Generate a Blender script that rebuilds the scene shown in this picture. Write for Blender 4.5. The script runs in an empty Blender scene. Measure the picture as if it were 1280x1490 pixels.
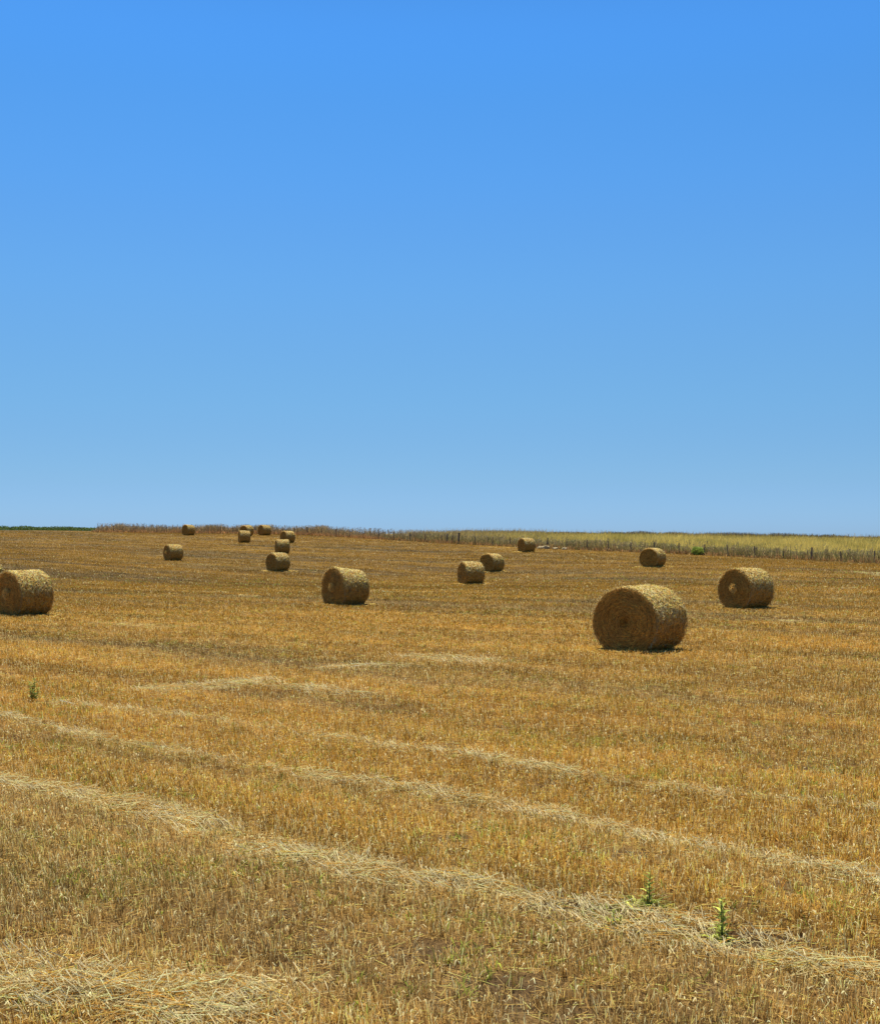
import bpy, math, random
import numpy as np
from mathutils import Vector

random.seed(7)
rng = np.random.default_rng(11)
S = bpy.context.scene
COL = S.collection
PI = math.pi

# ------------------------------------------------------------------ camera, sky, sun, exposure
F = 1800.0            # focal length in photo pixels (photo 1280 x 1490)
CX, EYE_Y = 640.0, 793.0
CAM_H = 2.4
cam = bpy.data.cameras.new('camera')
cam.sensor_fit = 'VERTICAL'
cam.sensor_height = 24.0
cam.lens = F / 1490.0 * 24.0
cam.shift_y = (EYE_Y - 745.0) / 1490.0
cam.clip_start = 0.1
cam.clip_end = 20000
camo = bpy.data.objects.new('camera', cam)
camo.location = (0, 0, CAM_H)
camo.rotation_euler = (PI / 2, 0, 0)
COL.objects.link(camo)
S.camera = camo

SUN_EL = math.radians(71)
SUN_AZ = math.radians(-14)         # from +Y towards +X
sv = Vector((math.sin(SUN_AZ) * math.cos(SUN_EL), math.cos(SUN_AZ) * math.cos(SUN_EL), math.sin(SUN_EL)))
sun = bpy.data.lights.new('sun', 'SUN')
sun.energy = 5.0
sun.angle = math.radians(0.53)
sun.color = (1.0, 0.93, 0.75)
suno = bpy.data.objects.new('sun', sun)
suno.rotation_euler = (-sv).to_track_quat('-Z', 'Y').to_euler()
suno.location = (0, 0, 60)
COL.objects.link(suno)

W = bpy.data.worlds.new('World')
S.world = W
W.use_nodes = True
nt = W.node_tree
nt.nodes.clear()
wo = nt.nodes.new('ShaderNodeOutputWorld')
bg = nt.nodes.new('ShaderNodeBackground')
sky = nt.nodes.new('ShaderNodeTexSky')
sky.sky_type = 'NISHITA'
sky.sun_disc = False
sky.sun_elevation = SUN_EL
sky.sun_rotation = SUN_AZ
sky.altitude = 0
sky.air_density = 1.0
sky.dust_density = 0.3
sky.ozone_density = 2.0
bg.inputs['Strength'].default_value = 0.14
# clear-air tint of the sky as a function of elevation only
geo = nt.nodes.new('ShaderNodeTexCoord')
sep = nt.nodes.new('ShaderNodeSeparateXYZ')
ramp = nt.nodes.new('ShaderNodeValToRGB')
mul = nt.nodes.new('ShaderNodeMix')
mul.data_type = 'RGBA'
mul.blend_type = 'MULTIPLY'
mul.inputs[0].default_value = 1.0
nt.links.new(geo.outputs['Generated'], sep.inputs[0])
nt.links.new(sep.outputs['Z'], ramp.inputs[0])
SKY_STOPS = [(0.0, (0.228, 0.392, 0.77)), (0.0211, (0.224, 0.387, 0.739)), (0.0516, (0.218, 0.365, 0.614)), (0.1066, (0.230, 0.392, 0.571)),
             (0.1872, (0.250, 0.455, 0.632)), (0.2642, (0.240, 0.494, 0.715)), (0.3364, (0.218, 0.519, 0.779)), (0.4010, (0.204, 0.526, 0.823)),
             (0.50, (0.17, 0.40, 0.60)), (0.7, (0.13, 0.26, 0.38)), (1.0, (0.10, 0.19, 0.27))]
ramp.color_ramp.interpolation = 'CARDINAL'
el = ramp.color_ramp.elements
el[0].position, el[0].color = SKY_STOPS[0][0], (*SKY_STOPS[0][1], 1)
el[1].position, el[1].color = SKY_STOPS[-1][0], (*SKY_STOPS[-1][1], 1)
for p, c in SKY_STOPS[1:-1]:
    e = el.new(p)
    e.color = (*c, 1)
nt.links.new(sky.outputs[0], mul.inputs[6])
nt.links.new(ramp.outputs[0], mul.inputs[7])
nt.links.new(mul.outputs[2], bg.inputs['Color'])
nt.links.new(bg.outputs[0], wo.inputs[0])

S.view_settings.view_transform = 'Standard'
S.view_settings.look = 'None'
S.view_settings.exposure = 0.45
S.view_settings.gamma = 1.0
S.cycles.max_bounces = 6
S.cycles.diffuse_bounces = 3
S.cycles.transmission_bounces = 3
S.cycles.transparent_max_bounces = 4

# ------------------------------------------------------------------ helpers
def link(o, parent=None):
    COL.objects.link(o)
    if parent is not None:
        o.parent = parent
    return o

def tag(o, label=None, cat=None, group=None, kind=None):
    if label: o['label'] = label
    if cat: o['category'] = cat
    if group: o['group'] = group
    if kind: o['kind'] = kind
    return o

def empty(name, loc, rz=0.0):
    o = bpy.data.objects.new(name, None)
    o.empty_display_size = 0.2
    o.location = loc
    o.rotation_euler = (0, 0, rz)
    return link(o)

def mesh_np(name, V, Q, mat, parent=None, colors=None, smooth=False, uv=None):
    """V (n,3), Q (m,k) with k corners each -> one mesh object"""
    me = bpy.data.meshes.new(name)
    V = np.ascontiguousarray(V, dtype=np.float32)
    Q = np.ascontiguousarray(Q, dtype=np.int32)
    m, k = Q.shape
    me.vertices.add(len(V)); me.vertices.foreach_set('co', V.ravel())
    me.loops.add(m * k); me.loops.foreach_set('vertex_index', Q.ravel())
    me.polygons.add(m)
    me.polygons.foreach_set('loop_start', np.arange(0, m * k, k, dtype=np.int32))
    me.polygons.foreach_set('loop_total', np.full(m, k, dtype=np.int32))
    if smooth:
        me.polygons.foreach_set('use_smooth', np.ones(m, dtype=bool))
    me.update(calc_edges=True)
    if colors is not None:
        a = me.color_attributes.new('tint', 'FLOAT_COLOR', 'POINT')
        c = np.ones((len(V), 4), dtype=np.float32)
        c[:, :3] = colors
        a.data.foreach_set('color', c.ravel())
    me.materials.append(mat)
    return link(bpy.data.objects.new(name, me), parent)

def _hash(ix, iy, seed):
    h = (ix.astype(np.int64) * 374761393 + iy.astype(np.int64) * 668265263 + seed * 974634777) & 0xffffffff
    h = ((h ^ (h >> 13)) * 1274126177) & 0xffffffff
    return ((h ^ (h >> 16)) & 0xffff) / 65535.0

def vnoise(x, y, seed=0):
    x = np.asarray(x, float); y = np.asarray(y, float)
    ix = np.floor(x); iy = np.floor(y)
    fx = x - ix; fy = y - iy
    fx = fx * fx * (3 - 2 * fx); fy = fy * fy * (3 - 2 * fy)
    a = _hash(ix, iy, seed); b = _hash(ix + 1, iy, seed)
    c = _hash(ix, iy + 1, seed); d = _hash(ix + 1, iy + 1, seed)
    return (a * (1 - fx) + b * fx) * (1 - fy) + (c * (1 - fx) + d * fx) * fy

def fbm(x, y, seed=0, n=3):
    s = 0; a = 1; t = 0
    for i in range(n):
        s = s + a * vnoise(x * 2 ** i, y * 2 ** i, seed + i * 17); t += a; a *= 0.5
    return s / t

def sstep(e0, e1, x):
    t = np.clip((x - e0) / (e1 - e0), 0, 1)
    return t * t * (3 - 2 * t)

def px_at(x, y):                  # near flat ground seen at photo pixel (x, y)
    Y = CAM_H * F / (y - EYE_Y)
    return ((x - CX) / F * Y, Y)

# ------------------------------------------------------------------ the lie of the land
BALES = [  # px centre x, px base y, px height, turn of axis from the line of sight (deg)
    (931, 947, 96.5, 33), (1085, 890, 58, 43), (505, 880, 55, 60), (36, 893, 64.5, 58), (-22, 858, 41, 55),
    (685, 850.5, 33, 69), (715, 832.5, 27, 43), (766, 803.5, 20.3, 60), (949, 825, 28, 31), (405, 831.5, 27, 58),
    (411, 805.5, 20.5, 80), (355.5, 789.5, 17, 81), (252.5, 815.5, 23, 67), (274.5, 779, 15, 57),
    (359, 780, 15.3, 45), (385, 779, 15, 60), (418.5, 789.8, 17, 60)]
ctrl = []
for (bx, by, bh, th) in BALES:
    Y = F * 1.5 / bh
    if Y < 60: z = 0.0
    else: z = CAM_H - (by - EYE_Y) / F * Y
    ctrl.append(((bx - CX) / F * Y, Y, z))
def cpt(x, Y, y): ctrl.append(((x - CX) / F * Y, Y, CAM_H - (y - EYE_Y) / F * Y))
for a in [(1280, 112, 820), (1280, 150, 803.5), (1280, 200, 787.5), (1280, 225, 787.5), (960, 131, 805), (960, 160, 791), (960, 200, 782), (960, 225, 781),
          (640, 155, 791), (640, 200, 778.5), (640, 225, 777), (760, 145, 797), (460, 184, 779.5), (460, 207, 777), (200, 202, 775), (0, 215, 771.6), (80, 216, 772),
          (0, 150, 794), (0, 110, 817), (150, 130, 805), (820, 112, 815), (560, 112, 820)]:
    cpt(*a)
for X, Y, z in [(-140, 215, 5.3), (-110, 150, 2.4), (-80, 100, 0.6), (120, 130, 0.9), (110, 200, 2.2), (80, 90, 0.1), (60, 60, 0), (-60, 60, 0), (0, 60, -0.05),
                (0, 40, 0), (30, 30, 0), (-30, 30, 0), (0, 20, 0), (0, 10, 0), (0, 0, 0), (20, 5, 0), (-20, 5, 0), (0, -40, 0),
                (-140, 270, 4.0), (-60, 265, 3.9), (0, 265, 3.3), (60, 265, 2.2), (120, 265, 1.2), (-140, 340, 1.0), (0, 340, 0.0), (120, 340, -1)]:
    ctrl.append((X, Y, z))
C = np.array(ctrl)
def _tpsk(r2): return 0.5 * r2 * np.log(r2 + 1e-9)
n = len(C)
K = _tpsk(((C[:, None, :2] - C[None, :, :2]) ** 2).sum(-1)) + np.eye(n) * 6.0
P = np.c_[np.ones(n), C[:, :2]]
A = np.block([[K, P], [P.T, np.zeros((3, 3))]])
sol = np.linalg.solve(A, np.r_[C[:, 2], 0, 0, 0])
wts, aff = sol[:n], sol[n:]
# tracks run in this direction over the field
TD = np.array([0.78, -0.625]); TD = TD / np.linalg.norm(TD)
TN = np.array([-TD[1], TD[0]])
def uv_track(X, Y): return X * TD[0] + Y * TD[1], X * TN[0] + Y * TN[1]

def ground_z(X, Y, fine=True):
    X = np.atleast_1d(np.asarray(X, float)); Y = np.atleast_1d(np.asarray(Y, float))
    z = np.zeros(X.shape)
    flat = [X.ravel(), Y.ravel()]
    out = np.empty(flat[0].shape)
    for i in range(0, len(out), 50000):
        x = flat[0][i:i + 50000]; y = flat[1][i:i + 50000]
        r2 = (x[:, None] - C[None, :, 0]) ** 2 + (y[:, None] - C[None, :, 1]) ** 2
        out[i:i + 50000] = _tpsk(r2) @ wts + aff[0] + aff[1] * x + aff[2] * y
    z = out.reshape(X.shape)
    far = sstep(190, 330, np.hypot(X * 0.9, np.maximum(Y - 60, -0.9 * Y)))
    z = z * (1 - far) + far * np.minimum(z, -4.0) * 0 + far * (-5.0)
    near = 1 - sstep(2, 30, np.hypot(X * 0.35, Y - 4))
    z = z * (1 - near)
    if fine:
        u, v = uv_track(X, Y)
        d = np.hypot(X, Y)
        amp = 1 - sstep(60, 160, d)
        z = z + amp * (0.07 * (fbm(u * 0.12, v * 0.55, 5, 2) - 0.5) + 0.05 * (fbm(X * 1.1, Y * 1.1, 9, 2) - 0.5))
    return z

# ------------------------------------------------------------------ field bands and swaths of loose straw
def poly(pts): return np.array([px_at(*p) for p in pts])
SWATHS = [  # pixel path on the ground, half width (m), strength
    (poly([(-120, 1120), (0, 1137), (130, 1163), (230, 1190), (400, 1236), (560, 1277), (700, 1300), (820, 1328), (1000, 1375), (1150, 1400), (1400, 1430)]), 0.19, 1.15),
    (poly([(-120, 1020), (0, 1043), (150, 1076), (330, 1106), (520, 1140), (690, 1166), (870, 1203), (1000, 1232), (1280, 1285), (1400, 1310)]), 0.14, 1.0),
    (poly([(440, 1072), (640, 1096), (760, 1116), (900, 1141), (1080, 1161), (1400, 1190)]), 0.13, 0.75),
    (poly([(-80, 1420), (60, 1440), (180, 1455), (330, 1470)]), 0.34, 1.0),
    (poly([(245, 1003), (300, 1001), (370, 993)]), 0.4, 1.0),
    (poly([(425, 1000), (480, 1006), (540, 1013)]), 0.22, 0.8),
    (poly([(485, 974), (530, 972), (590, 971)]), 0.3, 0.7),
    (poly([(620, 957), (660, 959), (705, 962)]), 0.5, 0.9),
    (poly([(100, 1025), (250, 1040), (420, 1062), (600, 1095)]), 0.2, 0.3),
    (poly([(850, 1325), (960, 1345), (1110, 1370)]), 0.22, 0.8),
    (poly([(1250, 843), (1275, 844), (1300, 846)]), 0.8, 1.0), (poly([(1208, 871), (1222, 872)]), 0.3, 0.9), (poly([(1138, 904), (1160, 907)]), 0.35, 0.7),
    (poly([(1185, 908), (1206, 910)]), 0.3, 0.7), (poly([(345, 866), (372, 868)]), 0.5, 0.9), (poly([(140, 908), (230, 914)]), 0.4, 0.5),
]
def seg_dist(X, Y, pl):
    best = np.full(X.shape, 1e9)
    for a, b in zip(pl[:-1], pl[1:]):
        d = b - a; L2 = (d ** 2).sum()
        t = np.clip(((X - a[0]) * d[0] + (Y - a[1]) * d[1]) / L2, 0, 1)
        best = np.minimum(best, np.hypot(X - a[0] - t * d[0], Y - a[1] - t * d[1]))
    return best
def swath(X, Y):
    w = np.zeros(X.shape)
    wob = 0.22 * (fbm(X * 1.6, Y * 1.6, 31, 3) - 0.5)
    u, v = uv_track(X, Y)
    for pl, hw, st in SWATHS:
        d = seg_dist(X, Y, pl) + wob * 1.4
        br = (0.36 + 1.0 * sstep(0.34, 0.70, fbm(X * 5.0, Y * 6.0, 40, 3))) * (0.7 + 0.6 * fbm(u * 0.7, v * 0.7, 47, 1))
        w = np.maximum(w, st * np.exp(-(np.maximum(d, 0) / hw) ** 2) * br)
    # scattered small patches farther out
    d = np.hypot(X, Y)
    far = sstep(0.80, 0.88, fbm(u * 0.14, v * 0.75, 60, 2)) * sstep(30, 60, d) * 0.4
    return np.clip(np.maximum(w, far), 0, 1.2)
def bands(X, Y):
    """orange, grey, green weights 0..1"""
    u, v = uv_track(X, Y)
    d = np.hypot(X, Y)
    k = 1.0 / (1 + d / 60.0)
    n1 = fbm(u * 0.05, v * 0.42, 70, 3)
    n2 = fbm(u * 0.22, v * 0.8, 80, 3)
    orange = sstep(0.42, 0.68, n1)
    grey = sstep(0.50, 0.72, 0.55 * fbm(u * 0.04, v * 0.34, 90, 2) + 0.45 * n2)
    # grey standing stalks just this side of the two main swaths
    for (pl, hw, st), off, s in ((SWATHS[0], 0.55, 1.0), (SWATHS[1], 0.5, 0.5)):
        dd = seg_dist(X + TN[0] * off, Y + TN[1] * off, pl)
        grey = np.maximum(grey, s * np.exp(-(dd / 0.38) ** 2))
    green = sstep(0.60, 0.82, fbm(u * 0.5, v * 0.9, 100, 3)) * 0.8
    return orange, grey, green

STRAW = np.array([0.68, 0.395, 0.078]); ORANGE = np.array([0.64, 0.350, 0.058])
GREY = np.array([0.48, 0.33, 0.14]); PALE = np.array([1.0, 0.85, 0.48]); GREEN = np.array([0.36, 0.36, 0.045])
def field_colour(X, Y, sw=None, jitter=0.0):
    o, g, gr = bands(X, Y)
    c = STRAW[None] * np.ones((len(X), 1))
    c = c * (1 - o[:, None] * 0.7) + ORANGE * o[:, None] * 0.7
    c = c * (1 - g[:, None] * 0.75) + GREY * 0.88 * g[:, None] * 0.75
    c = c * (1 - gr[:, None] * 0.14) + GREEN * gr[:, None] * 0.14
    if sw is not None:
        s = np.clip(sw, 0, 1)[:, None]
        c = c * (1 - s * 0.75) + PALE * s * 0.75
    u, v = uv_track(X, Y)
    c = c * (1 + 0.9 * (fbm(u * 0.07, v * 0.7, 120, 3) - 0.5) + 0.45 * (fbm(u * 0.5, v * 1.8, 130, 2) - 0.5))[:, None]
    return c

# ------------------------------------------------------------------ materials
def new_mat(name):
    m = bpy.data.materials.new(name); m.use_nodes = True
    t = m.node_tree; t.nodes.clear()
    return m, t, t.nodes, t.links

def plant_mat(name, rough=0.5, transl=0.3, spec=0.4, noise_scale=0.0):
    m, t, N, L = new_mat(name)
    out = N.new('ShaderNodeOutputMaterial')
    at = N.new('ShaderNodeAttribute'); at.attribute_name = 'tint'
    pr = N.new('ShaderNodeBsdfPrincipled')
    pr.inputs['Roughness'].default_value = rough
    pr.inputs['Specular IOR Level'].default_value = spec
    tr = N.new('ShaderNodeBsdfTranslucent')
    mx = N.new('ShaderNodeMixShader'); mx.inputs[0].default_value = transl
    L.new(at.outputs['Color'], pr.inputs['Base Color'])
    L.new(at.outputs['Color'], tr.inputs['Color'])
    L.new(pr.outputs[0], mx.inputs[1]); L.new(tr.outputs[0], mx.inputs[2])
    L.new(mx.outputs[0], out.inputs[0])
    return m

def ground_mat():
    m, t, N, L = new_mat('straw_littered_soil')
    out = N.new('ShaderNodeOutputMaterial')
    pr = N.new('ShaderNodeBsdfPrincipled'); pr.inputs['Roughness'].default_value = 0.9
    pr.inputs['Specular IOR Level'].default_value = 0.15
    at = N.new('ShaderNodeAttribute'); at.attribute_name = 'tint'
    tc = N.new('ShaderNodeTexCoord')
    def streak(scale, detail, sx):
        n_ = N.new('ShaderNodeTexNoise'); n_.inputs['Scale'].default_value = scale; n_.inputs['Detail'].default_value = detail
        mp = N.new('ShaderNodeMapping'); mp.vector_type = 'TEXTURE'
        mp.inputs['Rotation'].default_value = (0, 0, math.atan2(-0.625, 0.78)); mp.inputs['Scale'].default_value = (sx, 1, 1)
        L.new(tc.outputs['Object'], mp.inputs[0]); L.new(mp.outputs[0], n_.inputs['Vector'])
        return n_
    def noise(scale, detail=4, stretch=None):
        n_ = N.new('ShaderNodeTexNoise'); n_.inputs['Scale'].default_value = scale
        n_.inputs['Detail'].default_value = detail
        if stretch:
            mp = N.new('ShaderNodeMapping'); mp.inputs['Scale'].default_value = stretch
            mp.inputs['Rotation'].default_value = (0, 0, math.radians(39))
            L.new(tc.outputs['Object'], mp.inputs[0]); L.new(mp.outputs[0], n_.inputs['Vector'])
        else:
            L.new(tc.outputs['Object'], n_.inputs['Vector'])
        return n_
    n1 = noise(55, 6); n2 = streak(0.75, 6, 9); n3 = streak(2.6, 5, 3)
    r1 = N.new('ShaderNodeValToRGB')
    r1.color_ramp.elements[0].position = 0.33; r1.color_ramp.elements[0].color = (0.34, 0.27, 0.2, 1)
    r1.color_ramp.elements[1].position = 0.62; r1.color_ramp.elements[1].color = (1.15, 1.12, 1.08, 1)
    L.new(n1.outputs[0], r1.inputs[0])
    r2 = N.new('ShaderNodeValToRGB')
    r2.color_ramp.elements[0].position = 0.3; r2.color_ramp.elements[0].color = (0.62, 0.60, 0.60, 1)
    r2.color_ramp.elements[1].position = 0.7; r2.color_ramp.elements[1].color = (1.25, 1.25, 1.25, 1)
    L.new(n2.outputs[0], r2.inputs[0])
    r3 = N.new('ShaderNodeValToRGB')
    r3.color_ramp.elements[0].position = 0.36; r3.color_ramp.elements[0].color = (0.62, 0.56, 0.5, 1)
    r3.color_ramp.elements[1].position = 0.56; r3.color_ramp.elements[1].color = (1.05, 1.05, 1.05, 1)
    L.new(n3.outputs[0], r3.inputs[0])
    prev = at.outputs['Color']
    for r in (r1, r2, r3):
        mm = N.new('ShaderNodeMix'); mm.data_type = 'RGBA'; mm.blend_type = 'MULTIPLY'; mm.inputs[0].default_value = 1
        L.new(prev, mm.inputs[6]); L.new(r.outputs[0], mm.inputs[7]); prev = mm.outputs[2]
    L.new(prev, pr.inputs['Base Color'])
    bp = N.new('ShaderNodeBump'); bp.inputs['Strength'].default_value = 0.9; bp.inputs['Distance'].default_value = 0.03
    L.new(n1.outputs[0], bp.inputs['Height']); L.new(bp.outputs[0], pr.inputs['Normal'])
    L.new(pr.outputs[0], out.inputs[0])
    return m

M_STUB = plant_mat('stubble_straw', 0.6, 0.48, 0.12)
M_LOOSE = plant_mat('loose_straw', 0.6, 0.5, 0.15)
M_STRAND = plant_mat('bale_strand', 0.6, 0.06, 0.15)
M_GREEN = plant_mat('green_leaf', 0.6, 0.45, 0.15)
M_GRASS = plant_mat('tall_dry_grass', 0.6, 0.35, 0.25)
M_WEED = plant_mat('dry_weed', 0.8, 0.2, 0.15)
M_GROUND = ground_mat()

# ------------------------------------------------------------------ fence line (world polyline) and side test
FENCE_PX = [(1500, 102, 0), (1280, 112, 0), (960, 131, 0), (760, 146, 0), (640, 157, 0), (540, 171, 0), (460, 184, 0), (380, 193, 0), (280, 198, 0), (200, 201, 0), (155, 203, 0)]
FL = np.array([((x - CX) / F * Y, Y) for x, Y, _ in FENCE_PX])
def beyond_fence(X, Y):
    """signed distance along Y past the fence (positive = beyond)"""
    xs = FL[::-1, 0]; ys = FL[::-1, 1]
    return Y - np.interp(X, xs, ys, left=210, right=ys[-1])

BARE = [px_at(870, 1332), px_at(830, 1326), px_at(660, 1222), px_at(920, 1243), px_at(1120, 1115), px_at(1075, 1368), px_at(740, 1440), px_at(640, 1385), px_at(1170, 1118)]
def bare(X, Y):
    b = np.zeros(X.shape)
    for i, (x, y) in enumerate(BARE):
        b = np.maximum(b, np.exp(-(((X - x) / 0.32) ** 2 + ((Y - y) / 0.2) ** 2)))
    b = np.maximum(b, 0.7 * sstep(0.74, 0.83, fbm(X * 3.0, Y * 3.0, 200, 2)))
    return b

# ------------------------------------------------------------------ ground sheet
def axis(lo, hi, n, s):
    t = np.linspace(math.asinh(lo / s), math.asinh(hi / s), n)
    return s * np.sinh(t)
gx = axis(-3500, 3500, 640, 7.0)
gy = axis(-3500, 3500, 620, 9.0) 
gy = np.unique(np.r_[gy[gy < -2], np.linspace(-2, 12, 60), 12 * np.exp(np.linspace(0.01, math.log(300 / 12), 300)), np.geomspace(305, 4000, 40)])
GX, GY = np.meshgrid(gx, gy)
GZ = ground_z(GX, GY)
gxr, gyr = GX.ravel(), GY.ravel()
gcol = field_colour(gxr, gyr, swath(gxr, gyr) * 0.8)
dd = np.hypot(gxr, gyr)
soil = np.array([0.10, 0.066, 0.030])
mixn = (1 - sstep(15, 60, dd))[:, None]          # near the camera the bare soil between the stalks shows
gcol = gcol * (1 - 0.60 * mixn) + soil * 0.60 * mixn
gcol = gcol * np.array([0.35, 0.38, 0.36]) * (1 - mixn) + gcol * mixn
br_ = (bare(gxr, gyr) * mixn[:, 0])[:, None]
gcol = gcol * (1 - 0.75 * br_) + np.array([0.045, 0.034, 0.026]) * 0.75 * br_
bf = (sstep(-0.5, 1.5, beyond_fence(gxr, gyr)) * sstep(-30, -15, gxr))[:, None]
gcol = gcol * (1 - bf) + np.array([0.40, 0.32, 0.12]) * bf
ny, nx = GX.shape
idx = np.arange(ny * nx).reshape(ny, nx)
Q = np.stack([idx[:-1, :-1], idx[:-1, 1:], idx[1:, 1:], idx[1:, :-1]], -1).reshape(-1, 4)
g = mesh_np('ground', np.c_[gxr, gyr, GZ.ravel()], Q, M_GROUND, colors=gcol, smooth=True)
tag(g, 'straw coloured harvested field rising to a low crest', 'ground', kind='structure')

# ------------------------------------------------------------------ blade builders
def blades(base, tip, width, col, sides=3, taper=0.7):
    """straight stalks as 3-sided prisms or flat strips; returns V,Q,C"""
    n = len(base)
    d = tip - base
    L = np.linalg.norm(d, axis=1, keepdims=True) + 1e-9
    d = d / L
    a = np.where(np.abs(d[:, 2:3]) > 0.9, np.array([[1.0, 0, 0]]), np.array([[0, 0, 1.0]]))
    e1 = np.cross(d, a); e1 /= np.linalg.norm(e1, axis=1, keepdims=True) + 1e-9
    e2 = np.cross(d, e1)
    ph = rng.uniform(0, 2 * PI, n)[:, None]
    w = width[:, None] * 0.5
    if sides == 3:
        vs = []
        for (p, tw) in ((base, 1.0), (tip, taper)):
            for k in range(3):
                an = ph + k * 2 * PI / 3
                vs.append(p + (np.cos(an) * e1 + np.sin(an) * e2) * w * tw)
        V = np.stack(vs, 1).reshape(-1, 3)
        b = (np.arange(n) * 6)[:, None]
        Q = np.stack([b + np.array([0, 1, 4, 3]), b + np.array([1, 2, 5, 4]), b + np.array([2, 0, 3, 5])], 1).reshape(-1, 4)
        return V, Q, np.repeat(col, 6, 0)
    r = np.cos(ph) * e1 + np.sin(ph) * e2
    if sides == 2:                                  # split straw: a V-folded strip
        q = -np.sin(ph) * e1 + np.cos(ph) * e2
        V = np.stack([base - r * w, base + q * w * 0.8, base + r * w, tip - r * w * taper, tip + q * w * taper * 0.8, tip + r * w * taper], 1).reshape(-1, 3)
        b = (np.arange(n) * 6)[:, None]
        Q = np.stack([b + np.array([0, 1, 4, 3]), b + np.array([1, 2, 5, 4])], 1).reshape(-1, 4)
        return V, Q, np.repeat(col, 6, 0)
    V = np.stack([base - r * w, base + r * w, tip + r * w * taper, tip - r * w * taper], 1).reshape(-1, 3)
    b = (np.arange(n) * 4)[:, None]
    return V, (b + np.array([0, 1, 2, 3])).reshape(-1, 4), np.repeat(col, 4, 0)

def bent(base, d1, d2, l1, l2, width, col):
    """leaf-like strip with a knee: base -> knee -> tip (flat)"""
    knee = base + d1 * l1[:, None]
    tip = knee + d2 * l2[:, None]
    n = len(base)
    ph = rng.uniform(0, 2 * PI, n)[:, None]
    r = np.c_[np.cos(ph), np.sin(ph), np.zeros((n, 1))] * width[:, None] * 0.5
    V = np.stack([base - r, base + r, knee + r, knee - r, tip + r * 0.25, tip - r * 0.25], 1).reshape(-1, 3)
    b = (np.arange(n) * 6)[:, None]
    Q = np.stack([b + np.array([0, 1, 2, 3]), b + np.array([3, 2, 4, 5])], 1).reshape(-1, 4)
    return V, Q, np.repeat(col, 6, 0)

def cat(parts):
    V, Q, Cc, o = [], [], [], 0
    for v, q, c in parts:
        V.append(v); Q.append(q + o); Cc.append(c); o += len(v)
    return np.concatenate(V), np.concatenate(Q), np.concatenate(Cc)

def sample_field(dens0, Y0, Y1, power, knee=10.0, side=0.42):
    """points over the visible wedge, density dens0 below knee, falling as (knee/Y)^power"""
    ys = np.linspace(Y0, Y1, 4000)
    w = (2 * side * ys + 3.0)
    de = dens0 * np.where(ys < knee, 1.0, (knee / ys) ** power)
    pdf = w * de
    cdf = np.cumsum(pdf) * (ys[1] - ys[0])
    N = int(cdf[-1])
    Y = np.interp(rng.uniform(0, cdf[-1], N), cdf, ys)
    X = rng.uniform(-1, 1, N) * (side * Y + 1.5)
    return X, Y

def in_bale(X, Y, grow=0.0):
    m = np.zeros(X.shape, bool)
    for (bx, by, bh, th) in BALES:
        Yb = F * 1.5 / bh + 0.3
        m |= np.hypot(X - (bx - CX) / F * Yb, Y - Yb) < 0.45 + grow
    return m

def crest_mask(X, Y): return beyond_fence(X, Y) < -0.6

# ------------------------------------------------------------------ stubble
parts = []
X, Y = sample_field(300, 4.6, 205, 1.7)
ok = crest_mask(X, Y) & ~in_bale(X, Y)
sw = swath(X, Y)
ok &= rng.uniform(0, 1, len(X)) > np.clip(sw * 0.62 + bare(X, Y), 0, 0.95)
X, Y, sw = X[ok], Y[ok], sw[ok]
near = Y < 16
def tuft(X, Y, sw, nst, spread, sides, wmin):
    Xs = np.repeat(X, nst) + rng.normal(0, spread, len(X) * nst)
    Ys = np.repeat(Y, nst) + rng.normal(0, spread, len(X) * nst)
    sws = np.repeat(sw, nst)
    tl = np.repeat(rng.normal(0, 0.10, (len(X), 2)), nst, 0)
    n = len(Xs)
    Z = ground_z(Xs, Ys)
    h = rng.uniform(0.05, 0.105, n) * np.repeat(rng.uniform(0.75, 1.15, len(X)), nst) * (1 - 0.35 * np.clip(sws * 1.4, 0, 1))
    lean = tl + np.array([-0.05, -0.28]) + rng.normal(0, 0.18, (n, 2)) + rng.normal(0, 0.45, (n, 2)) * np.clip(sws, 0, 1)[:, None]
    base = np.c_[Xs, Ys, Z - 0.01]
    tip = base + np.c_[lean[:, 0] * h, lean[:, 1] * h, h + 0.01]
    col = field_colour(Xs, Ys, sws * 0.75)
    tv = np.repeat(rng.normal(0, 0.36, len(X)), nst)
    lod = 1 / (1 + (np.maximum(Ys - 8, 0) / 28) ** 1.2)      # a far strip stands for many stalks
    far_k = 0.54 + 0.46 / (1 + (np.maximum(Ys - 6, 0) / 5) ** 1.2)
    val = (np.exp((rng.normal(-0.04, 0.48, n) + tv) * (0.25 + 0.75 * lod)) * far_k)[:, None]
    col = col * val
    r = rng.uniform(0, 1, n)
    pale = r < (0.16 + 0.2 * np.clip(sws, 0, 1)) * lod
    col[pale] = np.array([0.96, 0.80, 0.40]) * rng.uniform(0.75, 1.1, (pale.sum(), 1))
    dk = (r > 1 - 0.10 * lod)
    col[dk] *= np.array([0.62, 0.50, 0.42])
    _, _, gr = bands(Xs, Ys)
    gm = rng.uniform(0, 1, n) < gr * 0.07
    col[gm] = np.array([0.20, 0.25, 0.045]) * rng.uniform(0.7, 1.5, (gm.sum(), 1))
    w = np.maximum(rng.uniform(0.0028, 0.0048, n), wmin * Ys)
    return blades(base, tip, w, np.clip(col, 0, 0.9), sides, 0.85)
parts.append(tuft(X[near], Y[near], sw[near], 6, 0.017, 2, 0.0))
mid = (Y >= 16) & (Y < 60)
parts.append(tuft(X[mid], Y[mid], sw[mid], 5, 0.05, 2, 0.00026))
fr = Y >= 60
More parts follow.
